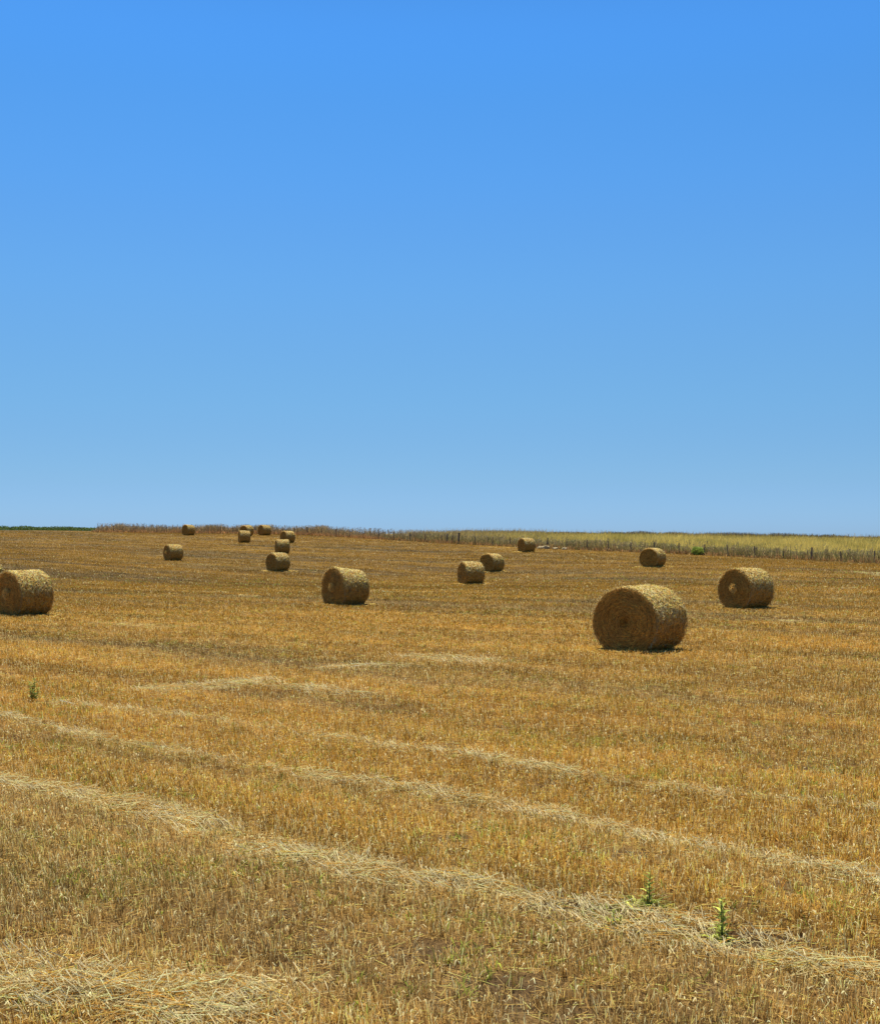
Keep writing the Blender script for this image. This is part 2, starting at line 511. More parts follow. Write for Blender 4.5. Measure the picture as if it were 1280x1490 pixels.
parts.append(tuft(X[fr], Y[fr], sw[fr], 4, 0.3, 0, 0.0004))
# dry leaves hanging off the stalks
X, Y = sample_field(800, 4.6, 70, 1.5)
n = len(X)
ok = rng.uniform(0, 1, n) > bare(X, Y) * 0.9
X, Y = X[ok], Y[ok]; n = len(X)
an = rng.uniform(0, 2 * PI, n); up = rng.uniform(0.4, 2.2, n)
d1 = np.c_[np.cos(an), np.sin(an), up]; d1 /= np.linalg.norm(d1, axis=1)[:, None]
an2 = an + rng.normal(0, 0.7, n)
d2 = np.c_[np.cos(an2), np.sin(an2), rng.uniform(-1.2, 0.4, n)]; d2 /= np.linalg.norm(d2, axis=1)[:, None]
base = np.c_[X, Y, ground_z(X, Y) + rng.uniform(0.0, 0.06, n)]
col = field_colour(X, Y, swath(X, Y)) * np.exp(rng.normal(0.0, 0.3, n) * 14 / np.maximum(Y, 14))[:, None]
pl = rng.uniform(0, 1, n) < 0.22 / (1 + (Y / 40) ** 2)
col[pl] = np.array([0.96, 0.84, 0.48]) * rng.uniform(0.8, 1.1, (pl.sum(), 1))
wl = np.where(pl & (Y < 30), 1.25, 1.0)
parts.append(bent(base, d1, d2, rng.uniform(0.012, 0.035, n), rng.uniform(0.012, 0.035, n), wl * np.maximum(rng.uniform(0.003, 0.0065, n), 0.00026 * Y), np.clip(col, 0, 0.9)))
V, Q, Cc = cat(parts)
o = mesh_np('stubble', V, Q, M_STUB, colors=Cc)
tag(o, 'short golden brown cut stubble covering the whole field', 'stubble', kind='stuff')

# ------------------------------------------------------------------ loose straw: litter everywhere, swaths along the tracks
parts = []
def lying(X, Y, lmin, lmax, lift, colbase, wn=0.0038, pitch=0.12, wpx=0.0003):
    n = len(X)
    L = rng.uniform(lmin, lmax, n)
    an = rng.uniform(0, 2 * PI, n)
    p = rng.normal(0, pitch, n)
    z = ground_z(X, Y) + rng.uniform(0.006, 1.0, n) * lift
    d = np.c_[np.cos(an) * np.cos(p), np.sin(an) * np.cos(p), np.abs(np.sin(p)) * np.sign(rng.uniform(-0.3, 1, n))]
    c = np.c_[X, Y, z]
    col = colbase * np.exp(rng.normal(0, 0.22, n))[:, None]
    w = np.maximum(rng.uniform(0.7, 1.3, n) * wn, wpx * Y)
    return blades(c - d * L[:, None] / 2, c + d * L[:, None] / 2, w, np.clip(col, 0, 0.92), 3, 0.9)
X, Y = sample_field(260, 4.6, 45, 1.8)
ok = ~in_bale(X, Y) & (rng.uniform(0, 1, len(X)) > bare(X, Y) * 0.75)
X, Y = X[ok], Y[ok]
parts.append(lying(X, Y, 0.05, 0.20, 0.04, np.array([[0.88, 0.66, 0.25]])))
X, Y = sample_field(2600, 4.8, 30, 1.3)
s = swath(X, Y)
ok = rng.uniform(0, 1, len(X)) < np.clip(s, 0, 1.2) ** 1.2 * 0.95 * (1 - bare(X, Y) * 0.9)
X, Y, s = X[ok], Y[ok], s[ok]
pv = rng.uniform(0, 1, (len(X), 1))
cb = PALE * (0.66 + 0.34 * pv)
gold = rng.uniform(0, 1, len(X)) < 0.36
cb[gold] = np.array([0.74, 0.48, 0.12])
parts.append(lying(X, Y, 0.06, 0.30, 0.035 + 0.04 * s, cb, 0.0046, 0.16))
X, Y = sample_field(300, 30, 98, 1.3)
s = swath(X, Y)
ok = (rng.uniform(0, 1, len(X)) < np.clip(s, 0, 1) ** 1.5 * 0.8) & crest_mask(X, Y)
X, Y, s = X[ok], Y[ok], s[ok]
parts.append(lying(X, Y, 0.1, 0.35, 0.10, np.array([[0.86, 0.70, 0.34]]), 0.006, 0.2, 0.0004))
for (bx, by, bh, th) in BALES[:10]:
    Yb = F * 1.5 / bh + 0.3; Xb = (bx - CX) / F * Yb
    m_ = 900
    a_ = rng.uniform(0, 2 * PI, m_); q_ = 0.55 + np.abs(rng.normal(0, 0.35, m_))
    parts.append(lying(Xb + q_ * np.cos(a_) * 1.1, Yb + q_ * np.sin(a_), 0.06, 0.25, 0.05, np.array([[0.80, 0.58, 0.20]]), 0.006, 0.25, 0.0004))
V, Q, Cc = cat(parts)
o = mesh_np('loose_straw', V, Q, M_LOOSE, colors=Cc)
tag(o, 'pale loose straw lying in streaks across the stubble', 'straw', kind='stuff')

# upright bleached stalks standing in the swaths
X, Y = sample_field(550, 4.8, 34, 1.4)
s = swath(X, Y)
ok = rng.uniform(0, 1, len(X)) < np.clip(s * 1.6, 0, 1) * 0.8 * sstep(0.45, 0.62, fbm(X * 2.6, Y * 2.6, 222, 2)) * 1.3
X, Y = X[ok], Y[ok]; n = len(X)
b = np.c_[X, Y, ground_z(X, Y)]
h = rng.uniform(0.05, 0.12, n)
ln = rng.normal(0, 0.35, (n, 2)) + np.array([-0.6, -0.8])
upr = [blades(b, b + np.c_[ln * h[:, None], h], np.maximum(rng.uniform(0.004, 0.007, n), 0.00035 * Y), np.array([[1.0, 0.88, 0.54]]) * rng.uniform(0.55, 1.05, (n, 1)), 2, 0.8)]
V, Q, Cc = cat(upr)
o = mesh_np('bleached_stalks', V, Q, M_STUB, colors=Cc)
tag(o, 'bleached white stalks leaning in tufts along the straw streaks', 'stalks', kind='stuff')

# ------------------------------------------------------------------ small green sprouts between the stalks
X, Y = sample_field(50, 4.8, 90, 1.3)
u, v = uv_track(X, Y)
gr = sstep(0.56, 0.80, fbm(u * 0.7, v * 1.3, 103, 3)) + 0.06
ok = rng.uniform(0, 1, len(X)) < gr
X, Y = X[ok], Y[ok]; k = 7
Xs = np.repeat(X, k) + rng.normal(0, 0.03, len(X) * k); Ys = np.repeat(Y, k) + rng.normal(0, 0.03, len(X) * k)
n = len(Xs)
an = rng.uniform(0, 2 * PI, n)
d1 = np.c_[np.cos(an), np.sin(an), rng.uniform(0.6, 2.5, n)]; d1 /= np.linalg.norm(d1, axis=1)[:, None]
d2 = np.c_[np.cos(an), np.sin(an), rng.uniform(-0.3, 0.9, n)]; d2 /= np.linalg.norm(d2, axis=1)[:, None]
col = np.array([[0.32, 0.36, 0.06]]) * np.exp(rng.normal(0, 0.3, n))[:, None]
V, Q, Cc = bent(np.c_[Xs, Ys, ground_z(Xs, Ys)], d1, d2, rng.uniform(0.02, 0.07, n), rng.uniform(0.015, 0.05, n), np.maximum(rng.uniform(0.005, 0.01, n), 0.0003 * Ys), col)
o = mesh_np('green_sprouts', V, Q, M_GREEN, colors=Cc)
tag(o, 'small green seedlings sprouting here and there in the stubble', 'sprouts', kind='stuff')

# ------------------------------------------------------------------ round bales
def bale_mat():
    m, t, N, L = new_mat('baled_straw')
    out = N.new('ShaderNodeOutputMaterial')
    pr = N.new('ShaderNodeBsdfPrincipled'); pr.inputs['Roughness'].default_value = 0.75
    pr.inputs['Specular IOR Level'].default_value = 0.2
    at = N.new('ShaderNodeAttribute'); at.attribute_name = 'tint'
    tc = N.new('ShaderNodeTexCoord')
    n1 = N.new('ShaderNodeTexNoise'); n1.inputs['Scale'].default_value = 26; n1.inputs['Detail'].default_value = 5
    mp = N.new('ShaderNodeMapping'); mp.inputs['Scale'].default_value = (2.2, 1, 1)
    L.new(tc.outputs['Object'], mp.inputs[0]); L.new(mp.outputs[0], n1.inputs['Vector'])
    r = N.new('ShaderNodeValToRGB')
    r.color_ramp.elements[0].position = 0.35; r.color_ramp.elements[0].color = (0.5, 0.44, 0.38, 1)
    r.color_ramp.elements[1].position = 0.62; r.color_ramp.elements[1].color = (1.15, 1.15, 1.15, 1)
    L.new(n1.outputs[0], r.inputs[0])
    mm = N.new('ShaderNodeMix'); mm.data_type = 'RGBA'; mm.blend_type = 'MULTIPLY'; mm.inputs[0].default_value = 1
    L.new(at.outputs['Color'], mm.inputs[6]); L.new(r.outputs[0], mm.inputs[7])
    L.new(mm.outputs[2], pr.inputs['Base Color'])
    bp = N.new('ShaderNodeBump'); bp.inputs['Strength'].default_value = 0.8; bp.inputs['Distance'].default_value = 0.03
    L.new(n1.outputs[0], bp.inputs['Height']); L.new(bp.outputs[0], pr.inputs['Normal'])
    L.new(pr.outputs[0], out.inputs[0])
    return m
M_BALE = bale_mat()
R0, L0 = 0.77, 1.24
BC = np.array([0.48, 0.262, 0.045])

def bale_shape(th, x, r, seed, lop):
    """point on the bale: axis along X, th round it, x -L/2..L/2, r radius. Sagged and flattened below."""
    fx = x / (L0 / 2)
    k = 1 + 0.035 * (fbm(th * 2.2 + 10, x * 3 + 5, seed, 2) - 0.5) + lop * (-fx) * 0.045
    k = k * (1 - 0.035 * np.clip(np.abs(fx) - 0.8, 0, 1) * 5 * 0.5)
    y = r * k * np.sin(th) * 1.035
    z = r * k * np.cos(th) * 0.985
    zf = -0.70
    z = np.where(z < zf + 0.08, zf + 0.08 - 0.08 * (1 - np.exp(-(zf + 0.08 - z) / 0.08)), z)
    y = y * (1 + 0.03 * sstep(0.0, -0.6, z / 1.0))
    return y, z
def bale_parts(seed, lop, nstr, nt=150, nl=34, nr=16, coarse=1.0):
    r_ = np.random.default_rng(seed)
    # body
    th = np.linspace(0, 2 * PI, nt, endpoint=False)
    prof = []   # (x, r) profile from one end centre round to the other
    eh = L0 / 2
    for i in range(nr): 
        t = i / nr
        prof.append((-eh - 0.02 * (1 - t ** 3) , R0 * (0.02 + 0.93 * t)))
    prof += [(-eh + 0.004, R0 * 0.975), (-eh + 0.03, R0 * 0.995)]
    for i in range(1, nl): prof.append((-eh + 0.03 + (L0 - 0.06) * i / nl, R0))
    prof += [(eh - 0.03, R0 * 0.995), (eh - 0.004, R0 * 0.975)]
    for i in range(nr - 1, -1, -1):
        t = i / nr
        prof.append((eh + 0.02 * (1 - t ** 3), R0 * (0.02 + 0.93 * t)))
    px = np.array([p[0] for p in prof])[:, None] * np.ones((1, nt)); pr_ = np.array([p[1] for p in prof])[:, None] * np.ones((1, nt))
    TH = th[None] * np.ones((len(prof), 1))
    endf = (np.abs(px) > eh - 0.002)
    side = ~endf
    rr = pr_ + np.where(side, r_.normal(0, 0.004, px.shape) + 0.05 * (fbm(TH * 14 * 0.8, px * 9, seed + 3, 2) - 0.5), 0)
    cfade = 0.35 + 0.65 * sstep(0.1, 0.35, pr_ / R0)
    # rolled layers on the ends: a spiral relief with uneven layers
    spi = np.sin(2 * PI * (pr_ / 0.095) + TH + 2.5 * fbm(pr_ * 4, np.cos(TH) * 2, seed + 5, 2))
    xx = px + np.where(endf, np.sign(px) * (0.020 * cfade * spi + r_.normal(0, 0.006, px.shape) + 0.09 * (fbm(np.cos(TH) * pr_ * 5 + 9, np.sin(TH) * pr_ * 5 + 9, seed + 7, 2) - 0.5)), 0)
    yy, zz = bale_shape(TH, xx, rr, seed, lop)
    V = np.stack([xx, yy, zz + 0.70], -1).reshape(-1, 3)
    m = len(prof)
    id_ = np.arange(m * nt).reshape(m, nt)
    nxt = np.roll(id_, -1, axis=1)
    Q = np.stack([id_[:-1], id_[1:], nxt[1:], nxt[:-1]], -1).reshape(-1, 4)
    tint = BC * np.exp(r_.normal(0, 0.16, (m * nt, 1)))
    lay = np.where(endf, 0.26 * cfade * spi, 0.10 * (fbm(px * 0 + TH * 3, px * 16, seed + 9, 2) - 0.5) * 2)
    tint = tint * (0.97 + lay.reshape(-1, 1))
    ef = endf.reshape(-1, 1)
    tint = np.where(ef, tint * np.array([0.95, 0.90, 0.80]), tint)
    # loose strands over the drum and the ends
    n = nstr
    t = r_.uniform(0, 2 * PI, n); x = r_.uniform(-eh, eh, n)
    topw = r_.uniform(0, 1, n) < (0.35 + 0.65 * (np.cos(t) > 0.0))
    t, x = t[topw], x[topw]; n = len(t)
    y, z = bale_shape(t, x, np.full(n, R0 + 0.004), seed, lop)
    nrm = np.c_[np.zeros(n), np.sin(t), np.cos(t)]
    tan = np.c_[np.zeros(n), np.cos(t), -np.sin(t)]
    a = r_.normal(0, 0.75, n)
    d = tan * np.cos(a)[:, None] + np.array([1.0, 0, 0]) * np.sin(a)[:, None] + nrm * r_.normal(0.12, 0.32, n)[:, None]
    d /= np.linalg.norm(d, axis=1)[:, None]
    Ls = r_.uniform(0.05, 0.17, n)[:, None]
    c = np.c_[x, y, z + 0.70]
    c = c + nrm * 0.004
    cs = np.array([0.88, 0.575, 0.16]) * np.exp(r_.normal(0, 0.40, (n, 1)))
    br = r_.uniform(0, 1, n) < 0.38
    cs[br] = np.array([0.90, 0.76, 0.40]) * r_.uniform(0.8, 1.05, (br.sum(), 1))
    lit = sstep(-0.2, 0.5, np.cos(t))[:, None]      # painted shade: strands stay pale on the sunlit top, browner below
    cs = cs * (lit + (1 - lit) * np.array([0.62, 0.52, 0.38]))
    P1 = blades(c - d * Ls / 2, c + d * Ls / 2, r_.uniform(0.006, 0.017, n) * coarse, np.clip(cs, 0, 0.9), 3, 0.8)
    # ends: strands following the roll
    n = nstr // 2
    sg = np.where(r_.uniform(0, 1, n) < 0.7, -1.0, 1.0)
    rad = R0 * np.sqrt(r_.uniform(0.02, 1, n)); t = r_.uniform(0, 2 * PI, n)
    y, z = bale_shape(t, sg * eh, rad, seed, lop)
    kk = z > -0.66
    sg, rad, t, y, z = sg[kk], rad[kk], t[kk], y[kk], z[kk]; n = len(t)
    tan = np.c_[np.zeros(n), np.cos(t), -np.sin(t)]; rn = np.c_[np.zeros(n), np.sin(t), np.cos(t)]
    a = r_.normal(0, 0.35, n)
    d = tan * np.cos(a)[:, None] + rn * np.sin(a)[:, None] + np.c_[sg, 0 * sg, 0 * sg] * r_.normal(0.05, 0.15, n)[:, None]
    d /= np.linalg.norm(d, axis=1)[:, None]
    Ls = r_.uniform(0.04, 0.16, n)[:, None]
    c = np.c_[sg * (eh + 0.028 + r_.uniform(0, 0.015, n)), y, z + 0.70]
    cs = np.array([0.60, 0.335, 0.075]) * np.exp(r_.normal(0, 0.30, (n, 1)))
    P2 = blades(c - d * Ls / 2, c + d * Ls / 2, r_.uniform(0.005, 0.010, n) * coarse, np.clip(cs, 0, 0.9), 3, 0.8)
    # fringe of ends sticking out round the rim
    n = nstr // 8
    t = r_.uniform(-PI * 0.75, PI * 0.75, n); sg = np.where(r_.uniform(0, 1, n) < 0.6, -1.0, 1.0)
    y, z = bale_shape(t, sg * eh, np.full(n, R0 * 0.985), seed, lop)
    c = np.c_[sg * (eh + 0.0), y, z + 0.70]
    d = np.c_[sg * r_.uniform(-0.2, 1.0, n), np.sin(t) * 0.8 + r_.normal(0, 0.5, n), np.cos(t) * 0.8 + r_.normal(0, 0.5, n)]
    d /= np.linalg.norm(d, axis=1)[:, None]
    P3 = blades(c, c + d * r_.uniform(0.03, 0.10, n)[:, None], r_.uniform(0.005, 0.009, n) * coarse, np.array([[0.66, 0.50, 0.22]]) * r_.uniform(0.7, 1.2, (n, 1)), 3, 0.7)
    # ragged skirt where it sits in the stubble
    return (V, Q, tint), cat([P1, P2, P3])

def core_parts(seed):
    """knot of twisted straw bulging from the middle of the end"""
    r_ = np.random.default_rng(seed)
    n = 420
    t = r_.uniform(0, 2 * PI, n); rad = 0.18 * np.sqrt(r_.uniform(0, 1, n))
    hgt = 0.15 * (1 - (rad / 0.17) ** 2) ** 0.6
    c = np.c_[-L0 / 2 - 0.02 - hgt * r_.uniform(0.3, 1.05, n), rad * np.sin(t), rad * np.cos(t) + 0.76]
    a = r_.normal(0, 0.9, n)
    tan = np.c_[np.zeros(n), np.cos(t), -np.sin(t)]; rn = np.c_[-0.6 * np.ones(n), np.sin(t), np.cos(t)]
    d = tan * np.cos(a)[:, None] + rn * np.sin(a)[:, None]
    d /= np.linalg.norm(d, axis=1)[:, None]
    Ls = r_.uniform(0.05, 0.16, n)[:, None]
    S1 = blades(c - d * Ls / 2, c + d * Ls / 2, r_.uniform(0.009, 0.016, n), np.array([[0.84, 0.56, 0.16]]) * np.exp(r_.normal(0, 0.25, (n, 1))), 3, 0.8)
    # the mound itself
    nt, nr = 28, 8
    th = np.linspace(0, 2 * PI, nt, endpoint=False)
    rr = np.linspace(0.02, 1.15, nr)[:, None] * np.ones((1, nt))
    hh = 0.09 * np.clip(1 - rr ** 2, -0.3, 1) + r_.normal(0, 0.018, rr.shape)
    V = np.stack([-L0 / 2 - 0.015 - hh, 0.16 * rr * np.sin(th), 0.16 * rr * np.cos(th) + 0.76], -1).reshape(-1, 3)
    id_ = np.arange(nr * nt).reshape(nr, nt); nx_ = np.roll(id_, -1, 1)
    Qm = np.stack([id_[:-1], id_[1:], nx_[1:], nx_[:-1]], -1).reshape(-1, 4)
    return (V, Qm, np.array([[0.42, 0.26, 0.07]]) * np.exp(r_.normal(0, 0.25, (len(V), 1)))), S1

LAB = [
    ('largest and nearest round straw bale, its rolled end turned to the left', 1),
    ('round straw bale right of and behind the nearest one, straw knot in its end', 1),
    ('lopsided round straw bale standing alone left of centre, with a pale tuft at its end', 1),
    ('big round straw bale at the left edge of the photo, seen nearly whole', 1),
    ('round straw bale cut off by the left edge, just behind the big left bale', 0),
    ('nearer of two round bales overlapping right of centre', 0),
    ('farther of two round bales overlapping right of centre, peeking out behind the nearer', 0),
    ('round straw bale standing before the fence, above and right of the overlapping pair', 0),
    ('round straw bale on the right below the green shrub and yellow grass', 0),
    ('lowest and largest bale of the far cluster on the left rise', 0),
    ('mid sized round bale directly above the lowest one of the far cluster', 0),
    ('small round bale of the far cluster standing leftmost and half hiding another', 0),
    ('round straw bale by itself far left, below and left of the far cluster', 1),
    ('tiny round bale on the crest furthest left, against the fence weeds', 0),
    ('tiny round bale on the crest half hidden behind a nearer small bale', 0),
    ('tiny round bale on the crest right of the half hidden one, against the fence weeds', 0),
    ('small round bale at the right end of the far cluster, just below the fence weeds', 0),
]
protos = {}
def make_bale(i, key, loc, rz, tilt=0.0, sc=1.0):
    root = empty('straw_bale', loc, rz)
    root.rotation_euler = (0, tilt, rz)
    root.scale = (sc * (0.93 if i in (2, 3) else random.uniform(0.95, 1.0)), sc * random.uniform(0.99, 1.05), sc * random.uniform(0.97, 1.02))
    if key not in protos:
        seed, lop, nstr, nt_, nl_, coarse, knot = key
        body, strands = bale_parts(seed, lop, nstr, nt_, nl_, coarse=coarse)
        b = mesh_np('rolled_straw', body[0], body[1], M_BALE, root, colors=body[2], smooth=False)
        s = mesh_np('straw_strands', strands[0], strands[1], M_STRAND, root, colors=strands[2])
        s['kind'] = 'stuff'
        L = [b, s]
        if knot:
            kk = core_parts(seed + 77)
            L.append(mesh_np('end_knot', kk[0][0], kk[0][1], M_STRAND, root, colors=kk[0][2]))
            L.append(tag(mesh_np('knot_strands', kk[1][0], kk[1][1], M_STRAND, root, colors=kk[1][2]), kind='stuff'))
        protos[key] = L
    else:
        for src in protos[key]:
            c = src.copy(); COL.objects.link(c); c.parent = root
    tag(root, LAB[i][0], 'straw bale', 'round straw bales left on the stubble field')
    return root
for i, (bx, by, bh, th) in enumerate(BALES):
    Yb = F * 1.5 / bh + 0.25
    Xb = (bx - CX) / F * Yb
    view = math.atan2(Xb, Yb)                      # bearing from +Y
    # axis (local -X end faces the camera, turned to the left by th)
    ax = view + PI + math.radians(th)              # bearing of the visible end
    dx, dy = math.sin(ax), math.cos(ax)
    rz = math.atan2(dy, dx) + PI                   # local -X points along (dx, dy)
    z = float(ground_z(Xb, Yb)[0])
    knot = LAB[i][1] and i != 0
    if i == 0: key = (101, 0.0, 9000, 190, 44, 1.0, False)
    elif i == 1: key = (211, 0.2, 5500, 150, 34, 1.25, True)
    elif i == 2: key = (307, 2.6, 5500, 150, 34, 1.25, True)
    elif i == 3: key = (401, 0.2, 5500, 150, 34, 1.25, True)
    elif knot: key = (211, 0.3, 2200, 100, 24, 2.2, True)
    elif i % 2: key = (503, 0.5, 2200, 100, 24, 2.2, False)
    else: key = (601, 0.0, 2200, 100, 24, 2.2, False)
    make_bale(i, key, (Xb, Yb, z - 0.03), rz, tilt=random.uniform(-0.035, 0.035), sc=1.045)

# ------------------------------------------------------------------ fences
def wood_mat(name, c):
    m, t, N, L = new_mat(name)
    out = N.new('ShaderNodeOutputMaterial'); pr = N.new('ShaderNodeBsdfPrincipled'); pr.inputs['Roughness'].default_value = 0.85
    tc = N.new('ShaderNodeTexCoord'); n_ = N.new('ShaderNodeTexNoise'); n_.inputs['Scale'].default_value = 9
    mp = N.new('ShaderNodeMapping'); mp.inputs['Scale'].default_value = (4, 4, 0.5)
    L.new(tc.outputs['Object'], mp.inputs[0]); L.new(mp.outputs[0], n_.inputs[0])
    r = N.new('ShaderNodeValToRGB')
    r.color_ramp.elements[0].color = (c[0] * .5, c[1] * .5, c[2] * .5, 1); r.color_ramp.elements[1].color = (c[0] * 1.5, c[1] * 1.5, c[2] * 1.5, 1)
    L.new(n_.outputs[0], r.inputs[0]); L.new(r.outputs[0], pr.inputs['Base Color']); L.new(pr.outputs[0], out.inputs[0])
    return m
M_POST = wood_mat('weathered_post', (0.13, 0.10, 0.075))
M_WIRE = wood_mat('rusty_wire', (0.16, 0.13, 0.11))

def post_mesh(r, h, seed):
    rr = random.Random(seed)
    V = []; k = 8; rings = 6
    lx, ly = rr.uniform(-.03, .03), rr.uniform(-.03, .03)
    for j in range(rings):
        t = j / (rings - 1)
        rad = r * (1.08 - 0.16 * t) * (0.75 if j == rings - 1 else 1)
        zz = -0.3 + (h + 0.3) * (t if j < rings - 1 else 1.0)
        if j == rings - 2: zz = h - 0.02
        for q in range(k):
            a = q * 2 * PI / k
            V.append((lx * t + rad * math.cos(a) * rr.uniform(.93, 1.07), ly * t + rad * math.sin(a) * rr.uniform(.93, 1.07), zz))
    Fc = []
    for j in range(rings - 1):
        for q in range(k):
            Fc.append((j * k + q, j * k + (q + 1) % k, (j + 1) * k + (q + 1) % k, (j + 1) * k + q))
    Fc.append(tuple((rings - 1) * k + q for q in range(k)))
    me = bpy.data.meshes.new('post'); me.from_pydata(V, [], Fc); me.materials.append(M_POST)
    return me
PM = [post_mesh(0.045, 1.0, 1), post_mesh(0.05, 1.15, 2), post_mesh(0.075, 1.25, 3), post_mesh(0.12, 1.4, 4)]

def fence(name, label, spots, kinds, wires=(0.35, 0.7, 1.05)):
    """spots: world (x, y) of every post"""
    X0, Y0 = spots[0]
    z0 = float(ground_z(X0, Y0)[0])
    root = empty(name, (X0, Y0, z0))
    tag(root, label, 'fence')
    pts = []
    for (x, y), k in zip(spots, kinds):
        z = float(ground_z(x, y)[0])
        o = bpy.data.objects.new('post', PM[k]); link(o, root)
        o.location = (x - X0, y - Y0, z - z0); o.rotation_euler = (random.gauss(0, 0.04), random.gauss(0, 0.04), random.uniform(0, 6))
        pts.append(np.array([x - X0, y - Y0, z - z0]))
    for hgt in wires:
        bs, ts = [], []
        for a, b in zip(pts[:-1], pts[1:]):
            for q in range(4):
                t0, t1 = q / 4, (q + 1) / 4
                s0 = -0.04 * 4 * t0 * (1 - t0); s1 = -0.04 * 4 * t1 * (1 - t1)
                off = np.array([0, -0.1, hgt])
                bs.append(a + (b - a) * t0 + off + [0, 0, s0]); ts.append(a + (b - a) * t1 + off + [0, 0, s1])
        bs, ts = np.array(bs), np.array(ts)
        V, Q, Cc = blades(bs, ts, np.full(len(bs), 0.006), np.ones((len(bs), 3)), 3, 1.0)
        mesh_np('wire', V, Q, M_WIRE, root)
    return root
def on_fence(px):
    """where the line of sight at photo column px crosses the fence line"""
    k = (px - CX) / F
    for a, b in zip(FL[:-1], FL[1:]):
        fa = a[0] - k * a[1]; fb = b[0] - k * b[1]
        if fa * fb <= 0:
            t = fa / (fa - fb + 1e-12)
            p = a + (b - a) * t
            return float(p[0]), float(p[1])
    return None
post_px = [1375, 1322, 1271, 1223, 1180, 1139, 1098, 1059, 1024, 987, 952, 917, 885, 854, 824, 796, 770, 741, 716, 691, 667, 658, 650, 642, 618, 596, 573, 551, 530, 509, 489, 468, 448, 429, 411, 390, 371, 355, 339, 322, 303, 284, 261, 243, 228, 210, 195, 180, 165]
kinds = [(3 if p in (667,) else 2 if p in (650, 796, 1180, 448) else random.choice([0, 1])) for p in post_px]
fence('wire_fence', 'long wire fence of dark wooden posts along the far edge of the stubble field', [on_fence(p) for p in post_px], kinds)
# second fence along the crest on the right
sp = []
for px in list(range(1035, 1420, 29)):
    Yb = 214 + 3 * math.sin(px * 0.01)
    sp.append(((px + random.uniform(-5, 5) - CX) / F * Yb, Yb))
fence('back_fence', 'low distant fence of dark posts along the crest behind the yellow grass', sp, [0] * len(sp), wires=(0.5, 1.0))

# ------------------------------------------------------------------ vegetation along and beyond the fence
def strip_points(n, d0, d1, xlo, xhi):
    """points between d0 and d1 metres beyond the fence"""
    X = rng.uniform(xlo, xhi, n)
    base = np.interp(X, FL[::-1, 0], FL[::-1, 1])
    return X, base + rng.uniform(d0, d1, n)
def stalks(X, Y, h, w, col, lean=0.15, taper=0.3):
    n = len(X)
    b = np.c_[X, Y, ground_z(X, Y) - 0.02]
    l = rng.normal(0, lean, (n, 2)) * h[:, None]
    return blades(b, b + np.c_[l, h], w, col, 0, taper)
# golden green grass field
X = rng.uniform(-45, 125, 330000); Y = rng.uniform(100, 232, 330000)
bfz = beyond_fence(X, Y)
sc_x = CX + X / Y * F
ok = (bfz > 1.0) & ((X < 18) | (Y < 207)) & (sc_x > 520) & (sc_x < 1400) & (rng.uniform(0, 1, len(X)) < np.clip(170 / Y, 0, 1) * sstep(540, 740, sc_x))
X, Y, bfz = X[ok], Y[ok], bfz[ok]; n = len(X)
pn = fbm(X * 0.10, Y * 0.05, 300, 3)
h = rng.uniform(0.3, 0.75, n) * (0.6 + 0.9 * pn) + (rng.uniform(0, 1, n) < 0.05) * 0.5
yel = np.array([0.74, 0.60, 0.17]); grn = np.array([0.40, 0.35, 0.08]); brn = np.array([0.28, 0.19, 0.09])
mixg = np.clip(sstep(0.45, 0.7, fbm(X * 0.3, Y * 0.12, 310, 3)) * 0.75 + 0.5 * (1 - sstep(1, 9, bfz)), 0, 1)[:, None]
col = yel * (1 - mixg) + grn * mixg
bk = (sstep(188, 206, Y + 14 * (pn - .5)) * (sc_x[ok] > 600))[:, None] * 0.8
col = col * (1 - bk) + brn * 0.8 * bk
lb = ((1 - sstep(640, 900, sc_x[ok] + 120 * (pn - 0.5))) * 0.75)[:, None]
col = col * (1 - lb) + np.array([0.40, 0.30, 0.13]) * lb
col = col * np.exp(rng.normal(0, 0.25, n))[:, None]
parts = [stalks(X, Y, h, rng.uniform(0.03, 0.06, n), col, 0.22)]
V, Q, Cc = cat(parts)
o = mesh_np('tall_grass', V, Q, M_GRASS, colors=Cc)
tag(o, 'tall yellow green grass growing on the slope beyond the fence', 'grass', kind='stuff')

# weeds and brown litter at the foot of the fence
parts = []
n = 75000
X, Y = strip_points(n, -0.7, 5.0, -57, 58)
d = Y - np.interp(X, FL[::-1, 0], FL[::-1, 1])
sx = CX + X / Y * F
left = (1 - sstep(430, 700, sx))
pn = sstep(0.2, 0.85, fbm(X * 0.45, Y * 0.4, 320, 3))
h = rng.uniform(0.3, 0.95, n) * (0.55 + 0.8 * pn) * np.where(d < 0.6, 0.5, 1.0) * (1 + 0.35 * left)
col = np.where((rng.uniform(0, 1, n) < 0.35 + 0.35 * left)[:, None], np.array([0.42, 0.29, 0.15]), np.array([0.42, 0.35, 0.15]))
fo = (d < 0.6)
col[fo] = np.array([0.46, 0.28, 0.12])
gg = (rng.uniform(0, 1, n) < 0.25) & (sx > 560)
col[gg] = np.array([0.22, 0.22, 0.07])
col = col * np.exp(rng.normal(0.1, 0.5, n))[:, None]
parts.append(stalks(X, Y, h, rng.uniform(0.03, 0.07, n), col, 0.3, 0.4))
